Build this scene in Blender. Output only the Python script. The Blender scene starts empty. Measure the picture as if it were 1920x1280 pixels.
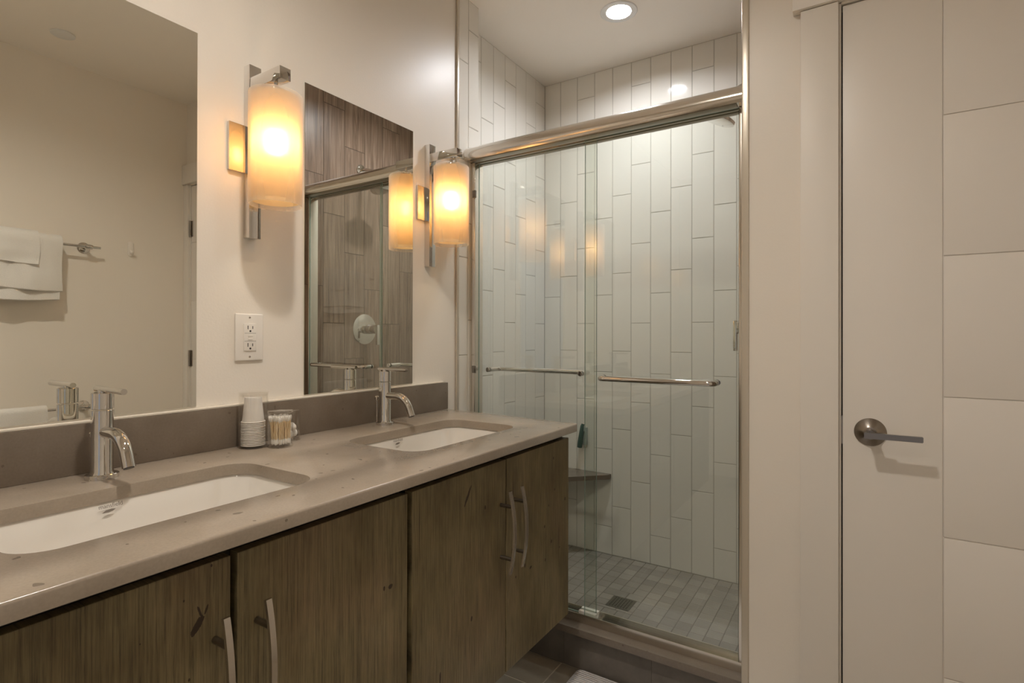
import bpy, bmesh, math, random
from mathutils import Vector, Matrix
random.seed(7)
C = bpy.context.scene.collection
scn = bpy.context.scene
PI = math.pi

# ------------------------------------------------------------------ camera
cam_d = bpy.data.cameras.new('camera'); cam = bpy.data.objects.new('camera', cam_d); C.objects.link(cam)
scn.camera = cam
yaw, pitch, roll = math.radians(32.6099), math.radians(0.1787), math.radians(0.1156)
Fv = Vector((-math.sin(yaw)*math.cos(pitch), math.cos(yaw)*math.cos(pitch), math.sin(pitch)))
Rv = Vector((math.cos(yaw), math.sin(yaw), 0)); Uv = Rv.cross(Fv)
R2 = Rv*math.cos(roll) + Uv*math.sin(roll); U2 = -Rv*math.sin(roll) + Uv*math.cos(roll)
cam.matrix_world = Matrix(((R2.x, U2.x, -Fv.x, 1.28), (R2.y, U2.y, -Fv.y, 0.0), (R2.z, U2.z, -Fv.z, 1.13), (0, 0, 0, 1)))
cam_d.sensor_width = 36; cam_d.lens = 36*1021.65/1920; cam_d.shift_y = -15.6/1920; cam_d.clip_start = 0.02

# ------------------------------------------------------------------ world, exposure
w = bpy.data.worlds.new('world'); scn.world = w; w.use_nodes = True
w.node_tree.nodes['Background'].inputs[0].default_value = (0.86, 0.89, 1.0, 1)
w.node_tree.nodes['Background'].inputs[1].default_value = 0.35
scn.view_settings.view_transform = 'Standard'; scn.view_settings.look = 'None'
scn.view_settings.exposure = 0.0; scn.view_settings.gamma = 1.0
scn.cycles.max_bounces = 14; scn.cycles.diffuse_bounces = 6; scn.cycles.glossy_bounces = 8
scn.cycles.transmission_bounces = 10; scn.cycles.transparent_max_bounces = 24
scn.cycles.sample_clamp_indirect = 6.0
scn.cycles.use_denoising = True
BULB_E, DOWN_E, ROOM_E = 200.0, 580.0, 790.0

# ------------------------------------------------------------------ materials
def mat(name):
    m = bpy.data.materials.new(name); m.use_nodes = True
    return m, m.node_tree.nodes, m.node_tree.links, m.node_tree.nodes['Principled BSDF']
def simple(name, col, rough=0.5, metal=0.0, coat=0.0, bump=None, spec=None, nrough=None):
    m, n, l, p = mat(name)
    p.inputs['Base Color'].default_value = (*col, 1); p.inputs['Roughness'].default_value = rough
    p.inputs['Metallic'].default_value = metal; p.inputs['Coat Weight'].default_value = coat
    if spec is not None: p.inputs['Specular IOR Level'].default_value = spec
    if bump:
        t = n.new('ShaderNodeTexNoise'); t.inputs['Scale'].default_value = bump[0]; t.inputs['Detail'].default_value = 3
        g = n.new('ShaderNodeTexCoord'); l.new(g.outputs['Object'], t.inputs['Vector'])
        b = n.new('ShaderNodeBump'); b.inputs['Strength'].default_value = bump[1]; b.inputs['Distance'].default_value = bump[2]
        l.new(t.outputs['Fac'], b.inputs['Height']); l.new(b.outputs['Normal'], p.inputs['Normal'])
    return m
def emis(name, col, s):
    m = bpy.data.materials.new(name); m.use_nodes = True; n = m.node_tree.nodes
    n.remove(n['Principled BSDF']); e = n.new('ShaderNodeEmission'); e.inputs[0].default_value = (*col, 1); e.inputs[1].default_value = s
    m.node_tree.links.new(e.outputs[0], n['Material Output'].inputs[0]); return m
def ramp(n, stops):
    r = n.new('ShaderNodeValToRGB'); cr = r.color_ramp
    while len(cr.elements) < len(stops): cr.elements.new(0.5)
    for e, (p, c) in zip(cr.elements, stops): e.position = p; e.color = (*c, 1) if len(c) == 3 else c
    return r
def mapping(n, l, scale, coord='Object', rot=(0,0,0)):
    g = n.new('ShaderNodeTexCoord'); m = n.new('ShaderNodeMapping'); m.inputs['Scale'].default_value = scale; m.inputs['Rotation'].default_value = rot
    l.new(g.outputs[coord], m.inputs['Vector']); return m
def mixc(n, l, f, a, b, mode='MIX'):
    x = n.new('ShaderNodeMix'); x.data_type = 'RGBA'; x.blend_type = mode
    for s, v in ((x.inputs[0], f), (x.inputs[6], a), (x.inputs[7], b)):
        if isinstance(v, (int, float)): s.default_value = v
        elif isinstance(v, tuple): s.default_value = (*v, 1)
        else: l.new(v, s)
    return x.outputs[2]
def math_(n, l, op, a, b=None):
    x = n.new('ShaderNodeMath'); x.operation = op
    for i, v in enumerate((a, b)):
        if v is None: continue
        if isinstance(v, (int, float)): x.inputs[i].default_value = v
        else: l.new(v, x.inputs[i])
    return x.outputs[0]

M = {}
M['paint'] = simple('wall_paint', (0.83, 0.775, 0.695), 0.36, bump=(180, 0.12, 0.002))
M['ceiling'] = simple('ceiling_paint', (0.93, 0.875, 0.795), 0.6, bump=(120, 0.08, 0.002))
M['trim'] = simple('trim_paint', (0.81, 0.765, 0.70), 0.42)
M['door'] = simple('door_paint', (0.83, 0.785, 0.725), 0.36, bump=(6, 0.02, 0.01))
M['tile'] = simple('white_glazed_tile', (0.80, 0.77, 0.70), 0.07, bump=(9, 0.10, 0.004))
M['grout'] = simple('tile_grout', (0.50, 0.47, 0.41), 0.85)
M['chrome'] = simple('chrome', (0.68, 0.66, 0.63), 0.045, 1.0)
M['satin'] = simple('satin_nickel', (0.62, 0.58, 0.53), 0.24, 1.0)
M['nickel'] = simple('brushed_nickel', (0.30, 0.27, 0.24), 0.28, 1.0)
M['rail'] = simple('bright_rail_metal', (0.74, 0.70, 0.64), 0.17, 1.0)
M['dark'] = simple('dark_gap', (0.01, 0.009, 0.008), 0.8)
M['black'] = simple('black_plastic', (0.015, 0.014, 0.013), 0.4)
M['porcelain'] = simple('porcelain', (0.76, 0.72, 0.66), 0.08, coat=0.3)
M['plastic'] = simple('white_plastic', (0.82, 0.78, 0.72), 0.3)
M['paper'] = simple('white_paper', (0.84, 0.81, 0.77), 0.6)
M['cotton'] = simple('cotton', (0.9, 0.88, 0.84), 0.95, bump=(900, 0.5, 0.001))
M['birch'] = simple('birch_stick', (0.82, 0.66, 0.42), 0.6)
M['mirror'] = simple('mirror_silver', (0.96, 0.96, 0.90), 0.0, 1.0)
M['mirror_edge'] = simple('mirror_edge', (0.28, 0.30, 0.22), 0.2)
M['ink'] = simple('grey_ink', (0.17, 0.15, 0.13), 0.5)
M['ink_light'] = simple('pale_grey_ink', (0.20, 0.17, 0.14), 0.5)
M['teal'] = simple('teal_rubber', (0.055, 0.105, 0.085), 0.35)
M['lens'] = emis('downlight_lens', (0.93, 0.95, 1.0), DOWN_E)
M['lens_warm'] = emis('room_downlight_lens', (1.0, 0.925, 0.83), ROOM_E)
M['lens_fill'] = emis('rear_fill_lens', (1.0, 0.925, 0.83), ROOM_E*0.35)  # glow of the added fill light behind the camera
M['bulb'] = emis('bulb_glow', (1.0, 0.79, 0.53), BULB_E)

def towel_mat():
    m, n, l, p = mat('white_terry')
    p.inputs['Base Color'].default_value = (0.80, 0.77, 0.72, 1); p.inputs['Roughness'].default_value = 0.95
    p.inputs['Sheen Weight'].default_value = 0.3
    t = n.new('ShaderNodeTexNoise'); t.inputs['Scale'].default_value = 420; t.inputs['Detail'].default_value = 2
    l.new(mapping(n, l, (1, 1, 1)).outputs[0], t.inputs['Vector'])
    b = n.new('ShaderNodeBump'); b.inputs['Strength'].default_value = 0.6; b.inputs['Distance'].default_value = 0.004
    l.new(t.outputs['Fac'], b.inputs['Height']); l.new(b.outputs['Normal'], p.inputs['Normal']); return m
M['terry'] = towel_mat()

def mat_mat():
    m, n, l, p = mat('quilted_mat')
    p.inputs['Base Color'].default_value = (0.78, 0.75, 0.74, 1); p.inputs['Roughness'].default_value = 0.95
    wv = n.new('ShaderNodeTexWave'); wv.inputs['Scale'].default_value = 34; wv.inputs['Distortion'].default_value = 1.2; wv.inputs['Detail Scale'].default_value = 8
    wv.bands_direction = 'Y'
    l.new(mapping(n, l, (1, 1, 1)).outputs[0], wv.inputs['Vector'])
    wv2 = n.new('ShaderNodeTexWave'); wv2.inputs['Scale'].default_value = 3.6; wv2.bands_direction = 'DIAGONAL'
    l.new(mapping(n, l, (1, 1, 0)).outputs[0], wv2.inputs['Vector'])
    r = ramp(n, [(0.0, (0, 0, 0)), (0.06, (1, 1, 1))]); l.new(wv2.outputs['Fac'], r.inputs[0])
    h = math_(n, l, 'MULTIPLY', wv.outputs['Fac'], r.outputs[0])
    b = n.new('ShaderNodeBump'); b.inputs['Strength'].default_value = 0.5; b.inputs['Distance'].default_value = 0.006
    l.new(h, b.inputs['Height']); l.new(b.outputs['Normal'], p.inputs['Normal']); return m
M['mat'] = mat_mat()

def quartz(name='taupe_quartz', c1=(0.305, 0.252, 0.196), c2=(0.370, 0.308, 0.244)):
    m, n, l, p = mat(name)
    mp = mapping(n, l, (1, 1, 1)).outputs[0]
    a = n.new('ShaderNodeTexNoise'); a.inputs['Scale'].default_value = 9; a.inputs['Detail'].default_value = 6; l.new(mp, a.inputs['Vector'])
    r1 = ramp(n, [(0.3, c1), (0.7, c2)]); l.new(a.outputs['Fac'], r1.inputs[0])
    f = n.new('ShaderNodeTexNoise'); f.inputs['Scale'].default_value = 260; f.inputs['Detail'].default_value = 2; l.new(mp, f.inputs['Vector'])
    c = mixc(n, l, 0.12, r1.outputs[0], f.outputs['Fac'], 'OVERLAY')
    # small dark chips with ragged outlines, thinned out by a second noise
    d = n.new('ShaderNodeTexNoise'); d.inputs['Scale'].default_value = 30; d.inputs['Detail'].default_value = 1; l.new(mp, d.inputs['Vector'])
    mx = n.new('ShaderNodeMix'); mx.data_type = 'VECTOR'; mx.inputs[0].default_value = 0.035; l.new(mp, mx.inputs[4]); l.new(d.outputs['Color'], mx.inputs[5])
    v = n.new('ShaderNodeTexVoronoi'); v.inputs['Scale'].default_value = 38; l.new(mx.outputs[1], v.inputs['Vector'])
    s = math_(n, l, 'LESS_THAN', v.outputs['Distance'], 0.13)
    sep = n.new('ShaderNodeSeparateColor'); l.new(v.outputs['Color'], sep.inputs[0])
    s2 = math_(n, l, 'MULTIPLY', s, math_(n, l, 'LESS_THAN', sep.outputs[0], 0.30))
    c = mixc(n, l, math_(n, l, 'MULTIPLY', s2, 0.6), c, (0.10, 0.075, 0.055))
    l.new(c, p.inputs['Base Color']); p.inputs['Roughness'].default_value = 0.20; p.inputs['IOR'].default_value = 1.58
    return m
M['quartz'] = quartz()
M['shaded_quartz'] = quartz('shaded_taupe_quartz', (0.150, 0.118, 0.088), (0.195, 0.156, 0.120))  # countertop quartz with the shade of dimly lit faces mixed into its colour

def concrete(name, c1, c2, rough=0.45, scale=5):
    m, n, l, p = mat(name)
    mp = mapping(n, l, (1, 1, 1)).outputs[0]
    a = n.new('ShaderNodeTexNoise'); a.inputs['Scale'].default_value = scale; a.inputs['Detail'].default_value = 8; a.inputs['Roughness'].default_value = 0.6; l.new(mp, a.inputs['Vector'])
    r1 = ramp(n, [(0.32, c1), (0.7, c2)]); l.new(a.outputs['Fac'], r1.inputs[0])
    at = n.new('ShaderNodeAttribute'); at.attribute_name = 'tone'
    c = mixc(n, l, 1.0, r1.outputs[0], at.outputs['Color'], 'MULTIPLY')
    l.new(c, p.inputs['Base Color']); p.inputs['Roughness'].default_value = rough
    return m
M['floor_tile'] = concrete('taupe_floor_tile', (0.47, 0.40, 0.30), (0.64, 0.56, 0.45))
M['curb_tile'] = concrete('taupe_curb_tile', (0.18, 0.158, 0.135), (0.27, 0.24, 0.205), 0.5, 12)
M['mosaic'] = concrete('taupe_mosaic', (0.33, 0.30, 0.25), (0.43, 0.39, 0.33), 0.4, 6)

def wood_tile():
    m, n, l, p = mat('brown_wood_look_tile')
    at = n.new('ShaderNodeAttribute'); at.attribute_name = 'tone'
    g = n.new('ShaderNodeTexCoord')
    add = n.new('ShaderNodeVectorMath'); add.operation = 'MULTIPLY_ADD'
    l.new(at.outputs['Color'], add.inputs[0]); add.inputs[1].default_value = (37, 91, 53); l.new(g.outputs['Object'], add.inputs[2])
    mp = n.new('ShaderNodeMapping'); mp.inputs['Scale'].default_value = (1, 26, 1.6); l.new(add.outputs[0], mp.inputs['Vector'])
    a = n.new('ShaderNodeTexNoise'); a.inputs['Scale'].default_value = 1.3; a.inputs['Detail'].default_value = 8; a.inputs['Roughness'].default_value = 0.62; a.inputs['Distortion'].default_value = 1.6
    l.new(mp.outputs[0], a.inputs['Vector'])
    r = ramp(n, [(0.25, (0.15, 0.095, 0.062)), (0.5, (0.31, 0.215, 0.155)), (0.75, (0.47, 0.355, 0.27))]); l.new(a.outputs['Fac'], r.inputs[0])
    mp2 = n.new('ShaderNodeMapping'); mp2.inputs['Scale'].default_value = (1, 150, 3); l.new(add.outputs[0], mp2.inputs['Vector'])
    b = n.new('ShaderNodeTexNoise'); b.inputs['Scale'].default_value = 1.5; b.inputs['Detail'].default_value = 4; l.new(mp2.outputs[0], b.inputs['Vector'])
    c = mixc(n, l, 0.6, r.outputs[0], b.outputs['Fac'], 'OVERLAY')
    sep = n.new('ShaderNodeSeparateColor'); l.new(at.outputs['Color'], sep.inputs[0])
    hsv = n.new('ShaderNodeHueSaturation'); l.new(c, hsv.inputs['Color'])
    l.new(math_(n, l, 'ADD', math_(n, l, 'MULTIPLY', sep.outputs[0], 2.0), 0.72), hsv.inputs['Value'])
    l.new(hsv.outputs[0], p.inputs['Base Color']); p.inputs['Roughness'].default_value = 0.35
    return m
M['wood_tile'] = wood_tile()

def cabinet_wood(name, marks, seed):
    """distressed grey-green stained front: fine vertical grain, cloudy stain, dark pits; marks = (y, z, half width, half height, angle)"""
    m, n, l, p = mat(name)
    g = n.new('ShaderNodeTexCoord')
    off = n.new('ShaderNodeVectorMath'); off.operation = 'ADD'; off.inputs[1].default_value = (seed*3.1, seed*7.7, seed*1.9); l.new(g.outputs['Object'], off.inputs[0])
    def noise(scale, s, d, r=0.6, dist=0.0):
        mp = n.new('ShaderNodeMapping'); mp.inputs['Scale'].default_value = scale; l.new(off.outputs[0], mp.inputs['Vector'])
        t = n.new('ShaderNodeTexNoise'); t.inputs['Scale'].default_value = s; t.inputs['Detail'].default_value = d; t.inputs['Roughness'].default_value = r; t.inputs['Distortion'].default_value = dist
        l.new(mp.outputs[0], t.inputs['Vector']); return t.outputs['Fac']
    cloud = noise((1, 1.6, 0.8), 5.0, 4)
    r = ramp(n, [(0.30, (0.105, 0.076, 0.032)), (0.50, (0.165, 0.130, 0.062)), (0.72, (0.220, 0.176, 0.096))]); l.new(cloud, r.inputs[0])
    warm = noise((1, 1.3, 1.0), 3.4, 2)
    rw = ramp(n, [(0.50, (0, 0, 0)), (0.72, (1, 1, 1))]); l.new(warm, rw.inputs[0])
    c = mixc(n, l, math_(n, l, 'MULTIPLY', rw.outputs[0], 0.45), r.outputs[0], (0.190, 0.118, 0.065))
    grain = noise((1, 95, 2.2), 4.0, 6, 0.75)
    rg = ramp(n, [(0.32, (0.18, 0.18, 0.18)), (0.52, (0.52, 0.52, 0.52)), (0.72, (0.72, 0.72, 0.72))]); l.new(grain, rg.inputs[0])
    c = mixc(n, l, 1.0, c, rg.outputs[0], 'OVERLAY')
    # long dark scratches in patches
    st = noise((1, 120, 1.5), 2.6, 3, 0.5); pt = noise((1, 1.5, 1.0), 6.5, 2)
    rs = ramp(n, [(0.62, (0, 0, 0)), (0.70, (1, 1, 1))]); l.new(st, rs.inputs[0])
    rp = ramp(n, [(0.52, (0, 0, 0)), (0.66, (1, 1, 1))]); l.new(pt, rp.inputs[0])
    c = mixc(n, l, math_(n, l, 'MULTIPLY', math_(n, l, 'MULTIPLY', rs.outputs[0], rp.outputs[0]), 0.8), c, (0.045, 0.030, 0.012))
    # worm holes / pits
    mp = n.new('ShaderNodeMapping'); mp.inputs['Scale'].default_value = (0.01, 1.5, 1); l.new(off.outputs[0], mp.inputs['Vector'])
    v = n.new('ShaderNodeTexVoronoi'); v.inputs['Scale'].default_value = 17; l.new(mp.outputs[0], v.inputs['Vector'])
    sep = n.new('ShaderNodeSeparateColor'); l.new(v.outputs['Color'], sep.inputs[0])
    thr = math_(n, l, 'MULTIPLY', math_(n, l, 'MAXIMUM', math_(n, l, 'SUBTRACT', sep.outputs[0], 0.40), 0.0), 0.19)
    pit = math_(n, l, 'LESS_THAN', v.outputs['Distance'], thr)
    # named dents
    sx = n.new('ShaderNodeSeparateXYZ'); l.new(g.outputs['Object'], sx.inputs[0])
    wob = noise((1, 60, 30), 3.0, 3)
    for (y, z, a, b, ang) in marks:
        dy = math_(n, l, 'SUBTRACT', sx.outputs[1], y); dz = math_(n, l, 'SUBTRACT', sx.outputs[2], z)
        ca, sa = math.cos(ang), math.sin(ang)
        u = math_(n, l, 'DIVIDE', math_(n, l, 'ADD', math_(n, l, 'MULTIPLY', dy, ca), math_(n, l, 'MULTIPLY', dz, sa)), a)
        q = math_(n, l, 'DIVIDE', math_(n, l, 'SUBTRACT', math_(n, l, 'MULTIPLY', dz, ca), math_(n, l, 'MULTIPLY', dy, sa)), b)
        e = math_(n, l, 'ADD', math_(n, l, 'MULTIPLY', u, u), math_(n, l, 'MULTIPLY', q, q))
        pit = math_(n, l, 'MAXIMUM', pit, math_(n, l, 'LESS_THAN', e, math_(n, l, 'MULTIPLY', wob, 2.0)))
    c = mixc(n, l, math_(n, l, 'MULTIPLY', pit, 0.92), c, (0.022, 0.010, 0.004))
    l.new(c, p.inputs['Base Color']); p.inputs['Roughness'].default_value = 0.5
    bp = n.new('ShaderNodeBump'); bp.inputs['Strength'].default_value = 0.25; bp.inputs['Distance'].default_value = 0.002
    l.new(math_(n, l, 'SUBTRACT', grain, pit), bp.inputs['Height']); l.new(bp.outputs['Normal'], p.inputs['Normal'])
    return m

def glass(name, tint, refl=1.0, rough=0.0, ior=1.5):
    """flat clear pane: straight-through light plus Fresnel reflection"""
    m = bpy.data.materials.new(name); m.use_nodes = True; n = m.node_tree.nodes; l = m.node_tree.links
    n.remove(n['Principled BSDF'])
    t = n.new('ShaderNodeBsdfTransparent'); t.inputs[0].default_value = (*tint, 1)
    g = n.new('ShaderNodeBsdfGlossy'); g.inputs['Roughness'].default_value = rough; g.inputs['Color'].default_value = (refl, refl, refl, 1)
    f = n.new('ShaderNodeFresnel'); gm = n.new('ShaderNodeNewGeometry')   # same reflectance from either side of the pane
    l.new(math_(n, l, 'SUBTRACT', ior, math_(n, l, 'MULTIPLY', gm.outputs['Backfacing'], ior-1/ior)), f.inputs[0])
    x = n.new('ShaderNodeMixShader'); l.new(f.outputs[0], x.inputs[0]); l.new(t.outputs[0], x.inputs[1]); l.new(g.outputs[0], x.inputs[2])
    l.new(x.outputs[0], n['Material Output'].inputs[0]); return m
M['glass'] = glass('shower_glass', (0.950, 0.970, 0.95), ior=1.68)
M['glass_edge'] = simple('glass_edge', (0.22, 0.30, 0.25), 0.1)
M['acrylic'] = glass('clear_acrylic', (0.975, 0.97, 0.96))

def shade_mat():
    m = bpy.data.materials.new('frosted_amber_glass'); m.use_nodes = True; n = m.node_tree.nodes; l = m.node_tree.links
    p = n['Principled BSDF']; n.remove(p)
    tr = n.new('ShaderNodeBsdfTranslucent'); tr.inputs[0].default_value = (0.46, 0.31, 0.145, 1)
    rf = n.new('ShaderNodeBsdfRefraction'); rf.inputs[0].default_value = (0.85, 0.68, 0.40, 1); rf.inputs['Roughness'].default_value = 0.75; rf.inputs['IOR'].default_value = 1.35
    gl = n.new('ShaderNodeBsdfGlossy'); gl.inputs['Roughness'].default_value = 0.3
    x = n.new('ShaderNodeMixShader'); x.inputs[0].default_value = 0.22; l.new(tr.outputs[0], x.inputs[1]); l.new(rf.outputs[0], x.inputs[2])
    df = n.new('ShaderNodeBsdfDiffuse'); df.inputs[0].default_value = (0.95, 0.78, 0.52, 1)
    xd = n.new('ShaderNodeMixShader'); xd.inputs[0].default_value = 0.28; l.new(x.outputs[0], xd.inputs[1]); l.new(df.outputs[0], xd.inputs[2])
    x2 = n.new('ShaderNodeMixShader'); x2.inputs[0].default_value = 0.04; l.new(xd.outputs[0], x2.inputs[1]); l.new(gl.outputs[0], x2.inputs[2])
    l.new(x2.outputs[0], n['Material Output'].inputs[0]); return m
M['shade'] = shade_mat()
def frost_mat():
    m = bpy.data.materials.new('frosted_outer_glass'); m.use_nodes = True; n = m.node_tree.nodes; l = m.node_tree.links
    n.remove(n['Principled BSDF'])
    t = n.new('ShaderNodeBsdfTransparent'); t.inputs[0].default_value = (1, 0.98, 0.95, 1)
    tr = n.new('ShaderNodeBsdfTranslucent'); tr.inputs[0].default_value = (1.0, 0.93, 0.84, 1)
    df = n.new('ShaderNodeBsdfDiffuse'); df.inputs[0].default_value = (1.0, 0.93, 0.84, 1)
    lw = n.new('ShaderNodeLayerWeight'); lw.inputs[0].default_value = 0.35
    x = n.new('ShaderNodeMixShader'); x.inputs[0].default_value = 0.5; l.new(tr.outputs[0], x.inputs[1]); l.new(df.outputs[0], x.inputs[2])
    x2 = n.new('ShaderNodeMixShader')
    l.new(math_(n, l, 'ADD', math_(n, l, 'MULTIPLY', lw.outputs['Facing'], 0.8), 0.12), x2.inputs[0]); l.new(t.outputs[0], x2.inputs[1]); l.new(x.outputs[0], x2.inputs[2])
    l.new(x2.outputs[0], n['Material Output'].inputs[0]); return m
M['frost'] = frost_mat()

# ------------------------------------------------------------------ mesh helpers
def box(bm, x0, x1, y0, y1, z0, z1, bev=0.0, seg=2, mi=0):
    vs = [bm.verts.new((x, y, z)) for x in (x0, x1) for y in (y0, y1) for z in (z0, z1)]
    fs = [bm.faces.new([vs[i] for i in q]) for q in ((0, 1, 3, 2), (4, 6, 7, 5), (0, 4, 5, 1), (2, 3, 7, 6), (0, 2, 6, 4), (1, 5, 7, 3))]
    for f in fs: f.material_index = mi
    if bev > 0:
        es = list({e for f in fs for e in f.edges})
        r = bmesh.ops.bevel(bm, geom=es, offset=bev, segments=seg, profile=0.6, affect='EDGES')
        for f in r['faces']: f.material_index = mi
    return fs
def frame_of(d):
    d = Vector(d).normalized(); a = Vector((0, 0, 1)) if abs(d.z) < 0.9 else Vector((1, 0, 0))
    u = d.cross(a).normalized(); return d, u, d.cross(u)
def tube(bm, pts, rad, n=20, caps=True, mi=0, flat=None):
    pts = [Vector(p) for p in pts]; rings = []; u = None
    for i, p in enumerate(pts):
        d = (pts[min(i+1, len(pts)-1)] - pts[max(i-1, 0)]).normalized()
        if u is None: _, u, v = frame_of(d)
        else: u = (u - d*u.dot(d)).normalized(); v = d.cross(u)
        r = rad[i] if isinstance(rad, (list, tuple)) else rad
        rings.append([bm.verts.new(p + (u*math.cos(t) + v*math.sin(t))*r) for t in [2*PI*k/n for k in range(n)]])
    for a, b in zip(rings, rings[1:]):
        for k in range(n):
            f = bm.faces.new((a[k], a[(k+1) % n], b[(k+1) % n], b[k])); f.material_index = mi
    if caps:
        bm.faces.new(list(reversed(rings[0]))).material_index = mi; bm.faces.new(rings[-1]).material_index = mi
    return rings
def lathe(bm, prof, org=(0, 0, 0), axis=(0, 0, 1), n=40, mi=0, close=False):
    """prof = [(radius, height)] along axis; ends with radius 0 are capped to a point"""
    d, u, v = frame_of(axis); o = Vector(org); rings = []
    for r, h in prof:
        if r <= 1e-6: rings.append([bm.verts.new(o + d*h)])
        else: rings.append([bm.verts.new(o + d*h + (u*math.cos(2*PI*k/n) + v*math.sin(2*PI*k/n))*r) for k in range(n)])
    pairs = list(zip(rings, rings[1:]))
    if close: pairs.append((rings[-1], rings[0]))
    for a, b in pairs:
        if len(a) == 1 and len(b) == 1: continue
        for k in range(n):
            if len(a) == 1: f = bm.faces.new((a[0], b[k], b[(k+1) % n]))
            elif len(b) == 1: f = bm.faces.new((a[k], b[0], a[(k+1) % n]))
            else: f = bm.faces.new((a[k], b[k], b[(k+1) % n], a[(k+1) % n]))
            f.material_index = mi
def prism(bm, poly, axis, a, b, mi=0, bev=0):
    """poly in the plane of the other two axes (cyclic order), extruded from a to b along axis 0/1/2"""
    def P(p, t):
        c = [0, 0, 0]; c[axis] = t; c[(axis+1) % 3] = p[0]; c[(axis+2) % 3] = p[1]; return c
    A = [bm.verts.new(P(p, a)) for p in poly]; B = [bm.verts.new(P(p, b)) for p in poly]
    fs = [bm.faces.new(list(reversed(A))), bm.faces.new(B)]
    k = len(poly)
    for i in range(k): fs.append(bm.faces.new((A[i], A[(i+1) % k], B[(i+1) % k], B[i])))
    for f in fs: f.material_index = mi
    if bev:
        bmesh.ops.bevel(bm, geom=list({e for f in fs[:2] for e in f.edges}), offset=bev, segments=2, affect='EDGES')
    return fs
def rrect(x0, x1, y0, y1, r, k=8):
    out = []
    for cx, cy, a0 in ((x1-r, y1-r, 0), (x0+r, y1-r, PI/2), (x0+r, y0+r, PI), (x1-r, y0+r, 1.5*PI)):
        for i in range(k+1): t = a0 + PI/2*i/k; out.append((cx + r*math.cos(t), cy + r*math.sin(t)))
    return out
def skin(bm, loops, cap0=False, cap1=False, mi=0):
    R = [[bm.verts.new(p) for p in lp] for lp in loops]
    for a, b in zip(R, R[1:]):
        for k in range(len(a)): bm.faces.new((a[k], a[(k+1) % len(a)], b[(k+1) % len(a)], b[k])).material_index = mi
    if cap0: bm.faces.new(list(reversed(R[0]))).material_index = mi
    if cap1: bm.faces.new(R[-1]).material_index = mi
ORG = {}
def link(name, bm, mats, parent=None, loc=(0, 0, 0), smooth=38, recalc=True):
    """world-space bmesh -> one mesh object, placed under its parent (or at loc)"""
    if recalc: bmesh.ops.recalc_face_normals(bm, faces=bm.faces)
    o0 = Vector(ORG[parent.name]) if parent is not None else Vector(loc)
    for v in bm.verts: v.co -= o0
    if smooth:
        for f in bm.faces: f.smooth = True
        for e in bm.edges:
            if len(e.link_faces) == 2 and e.calc_face_angle(0) > math.radians(smooth): e.smooth = False
    me = bpy.data.meshes.new(name); bm.to_mesh(me); bm.free()
    for m in (mats if isinstance(mats, (list, tuple)) else [mats]): me.materials.append(m)
    o = bpy.data.objects.new(name, me); C.objects.link(o)
    if parent is not None: o.parent = parent; ORG[o.name] = tuple(o0)
    else: o.location = o0; ORG[o.name] = tuple(o0)
    return o
def tag(o, label, cat, group=None):
    o['label'] = label; o['category'] = cat
    if group: o['group'] = group
    return o
def thing(name, label, cat, loc, group=None):
    o = bpy.data.objects.new(name, None); C.objects.link(o); o.location = loc; o.empty_display_size = 0.05
    ORG[o.name] = tuple(loc); return tag(o, label, cat, group)
def struct(name, bm, mats, parent=None, **k):
    o = link(name, bm, mats, parent, **k)
    if parent is None: o['kind'] = 'structure'
    return o
def dup(root, loc, rot=None, label=None):
    r = root.copy(); C.objects.link(r); r.location = loc
    if rot: r.rotation_euler = rot
    if label: r['label'] = label
    for ch in list(root.children):
        c = ch.copy(); C.objects.link(c); c.parent = r
        for g in ch.children:
            d = g.copy(); C.objects.link(d); d.parent = c
    return r
B = bmesh.new

# ------------------------------------------------------------------ room dimensions
H = 2.428; W = 1.938; YD = 1.603; YR = 1.752; YB = 2.487; XS = -0.110; XO = 1.008; YN = -1.20; ZS = 0.066

# ------------------------------------------------------------------ tiled walls
def tile_face(bm, o, u, n, u0, u1, z0, z1, bev=0.0016, dep=0.0022, gap=0.0009, mi=0, layer=None, val=None):
    """one tile slab on plane through o; u = horizontal unit, n = outward normal"""
    o, u, n = Vector(o), Vector(u), Vector(n); Z = Vector((0, 0, 1))
    a0, a1, b0, b1 = u0+gap, u1-gap, z0+gap, z1-gap
    if a1-a0 < 0.004 or b1-b0 < 0.004: return
    out = [o + u*a + Z*b - n*dep for a, b in ((a0, b0), (a1, b0), (a1, b1), (a0, b1))]
    inn = [o + u*a + Z*b for a, b in ((a0+bev, b0+bev), (a1-bev, b0+bev), (a1-bev, b1-bev), (a0+bev, b1-bev))]
    O = [bm.verts.new(p) for p in out]; I = [bm.verts.new(p) for p in inn]
    fs = [bm.faces.new(I)] + [bm.faces.new((O[i], O[(i+1) % 4], I[(i+1) % 4], I[i])) for i in range(4)]
    for f in fs:
        f.material_index = mi
        if layer is not None:
            for lp in f.loops: lp[layer] = val
    fs[0].normal_update()
    if fs[0].normal.dot(n) < 0:
        for f in fs: f.normal_flip()
def tiled(bm, o, u, n, cols, L, z0, z1, dep=0.0022, vary=None, **k):
    """cols = [(u0, u1, joint height)]"""
    lay = bm.loops.layers.color.new('tone') if vary and 'tone' not in bm.loops.layers.color else (bm.loops.layers.color['tone'] if vary else None)
    for a, b, j in cols:
        z = j - math.ceil((j - z0)/L)*L
        while z < z1:
            lo, hi = max(z, z0), min(z+L, z1)
            v = None
            if vary: t = random.uniform(*vary); v = (t, random.random() if vary[0] < 0.3 else t, random.random() if vary[0] < 0.3 else t, 1)
            if hi - lo > 0.004: tile_face(bm, o, u, n, a, b, lo, hi, dep=dep, layer=lay, val=v, **k)
            z += L
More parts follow.
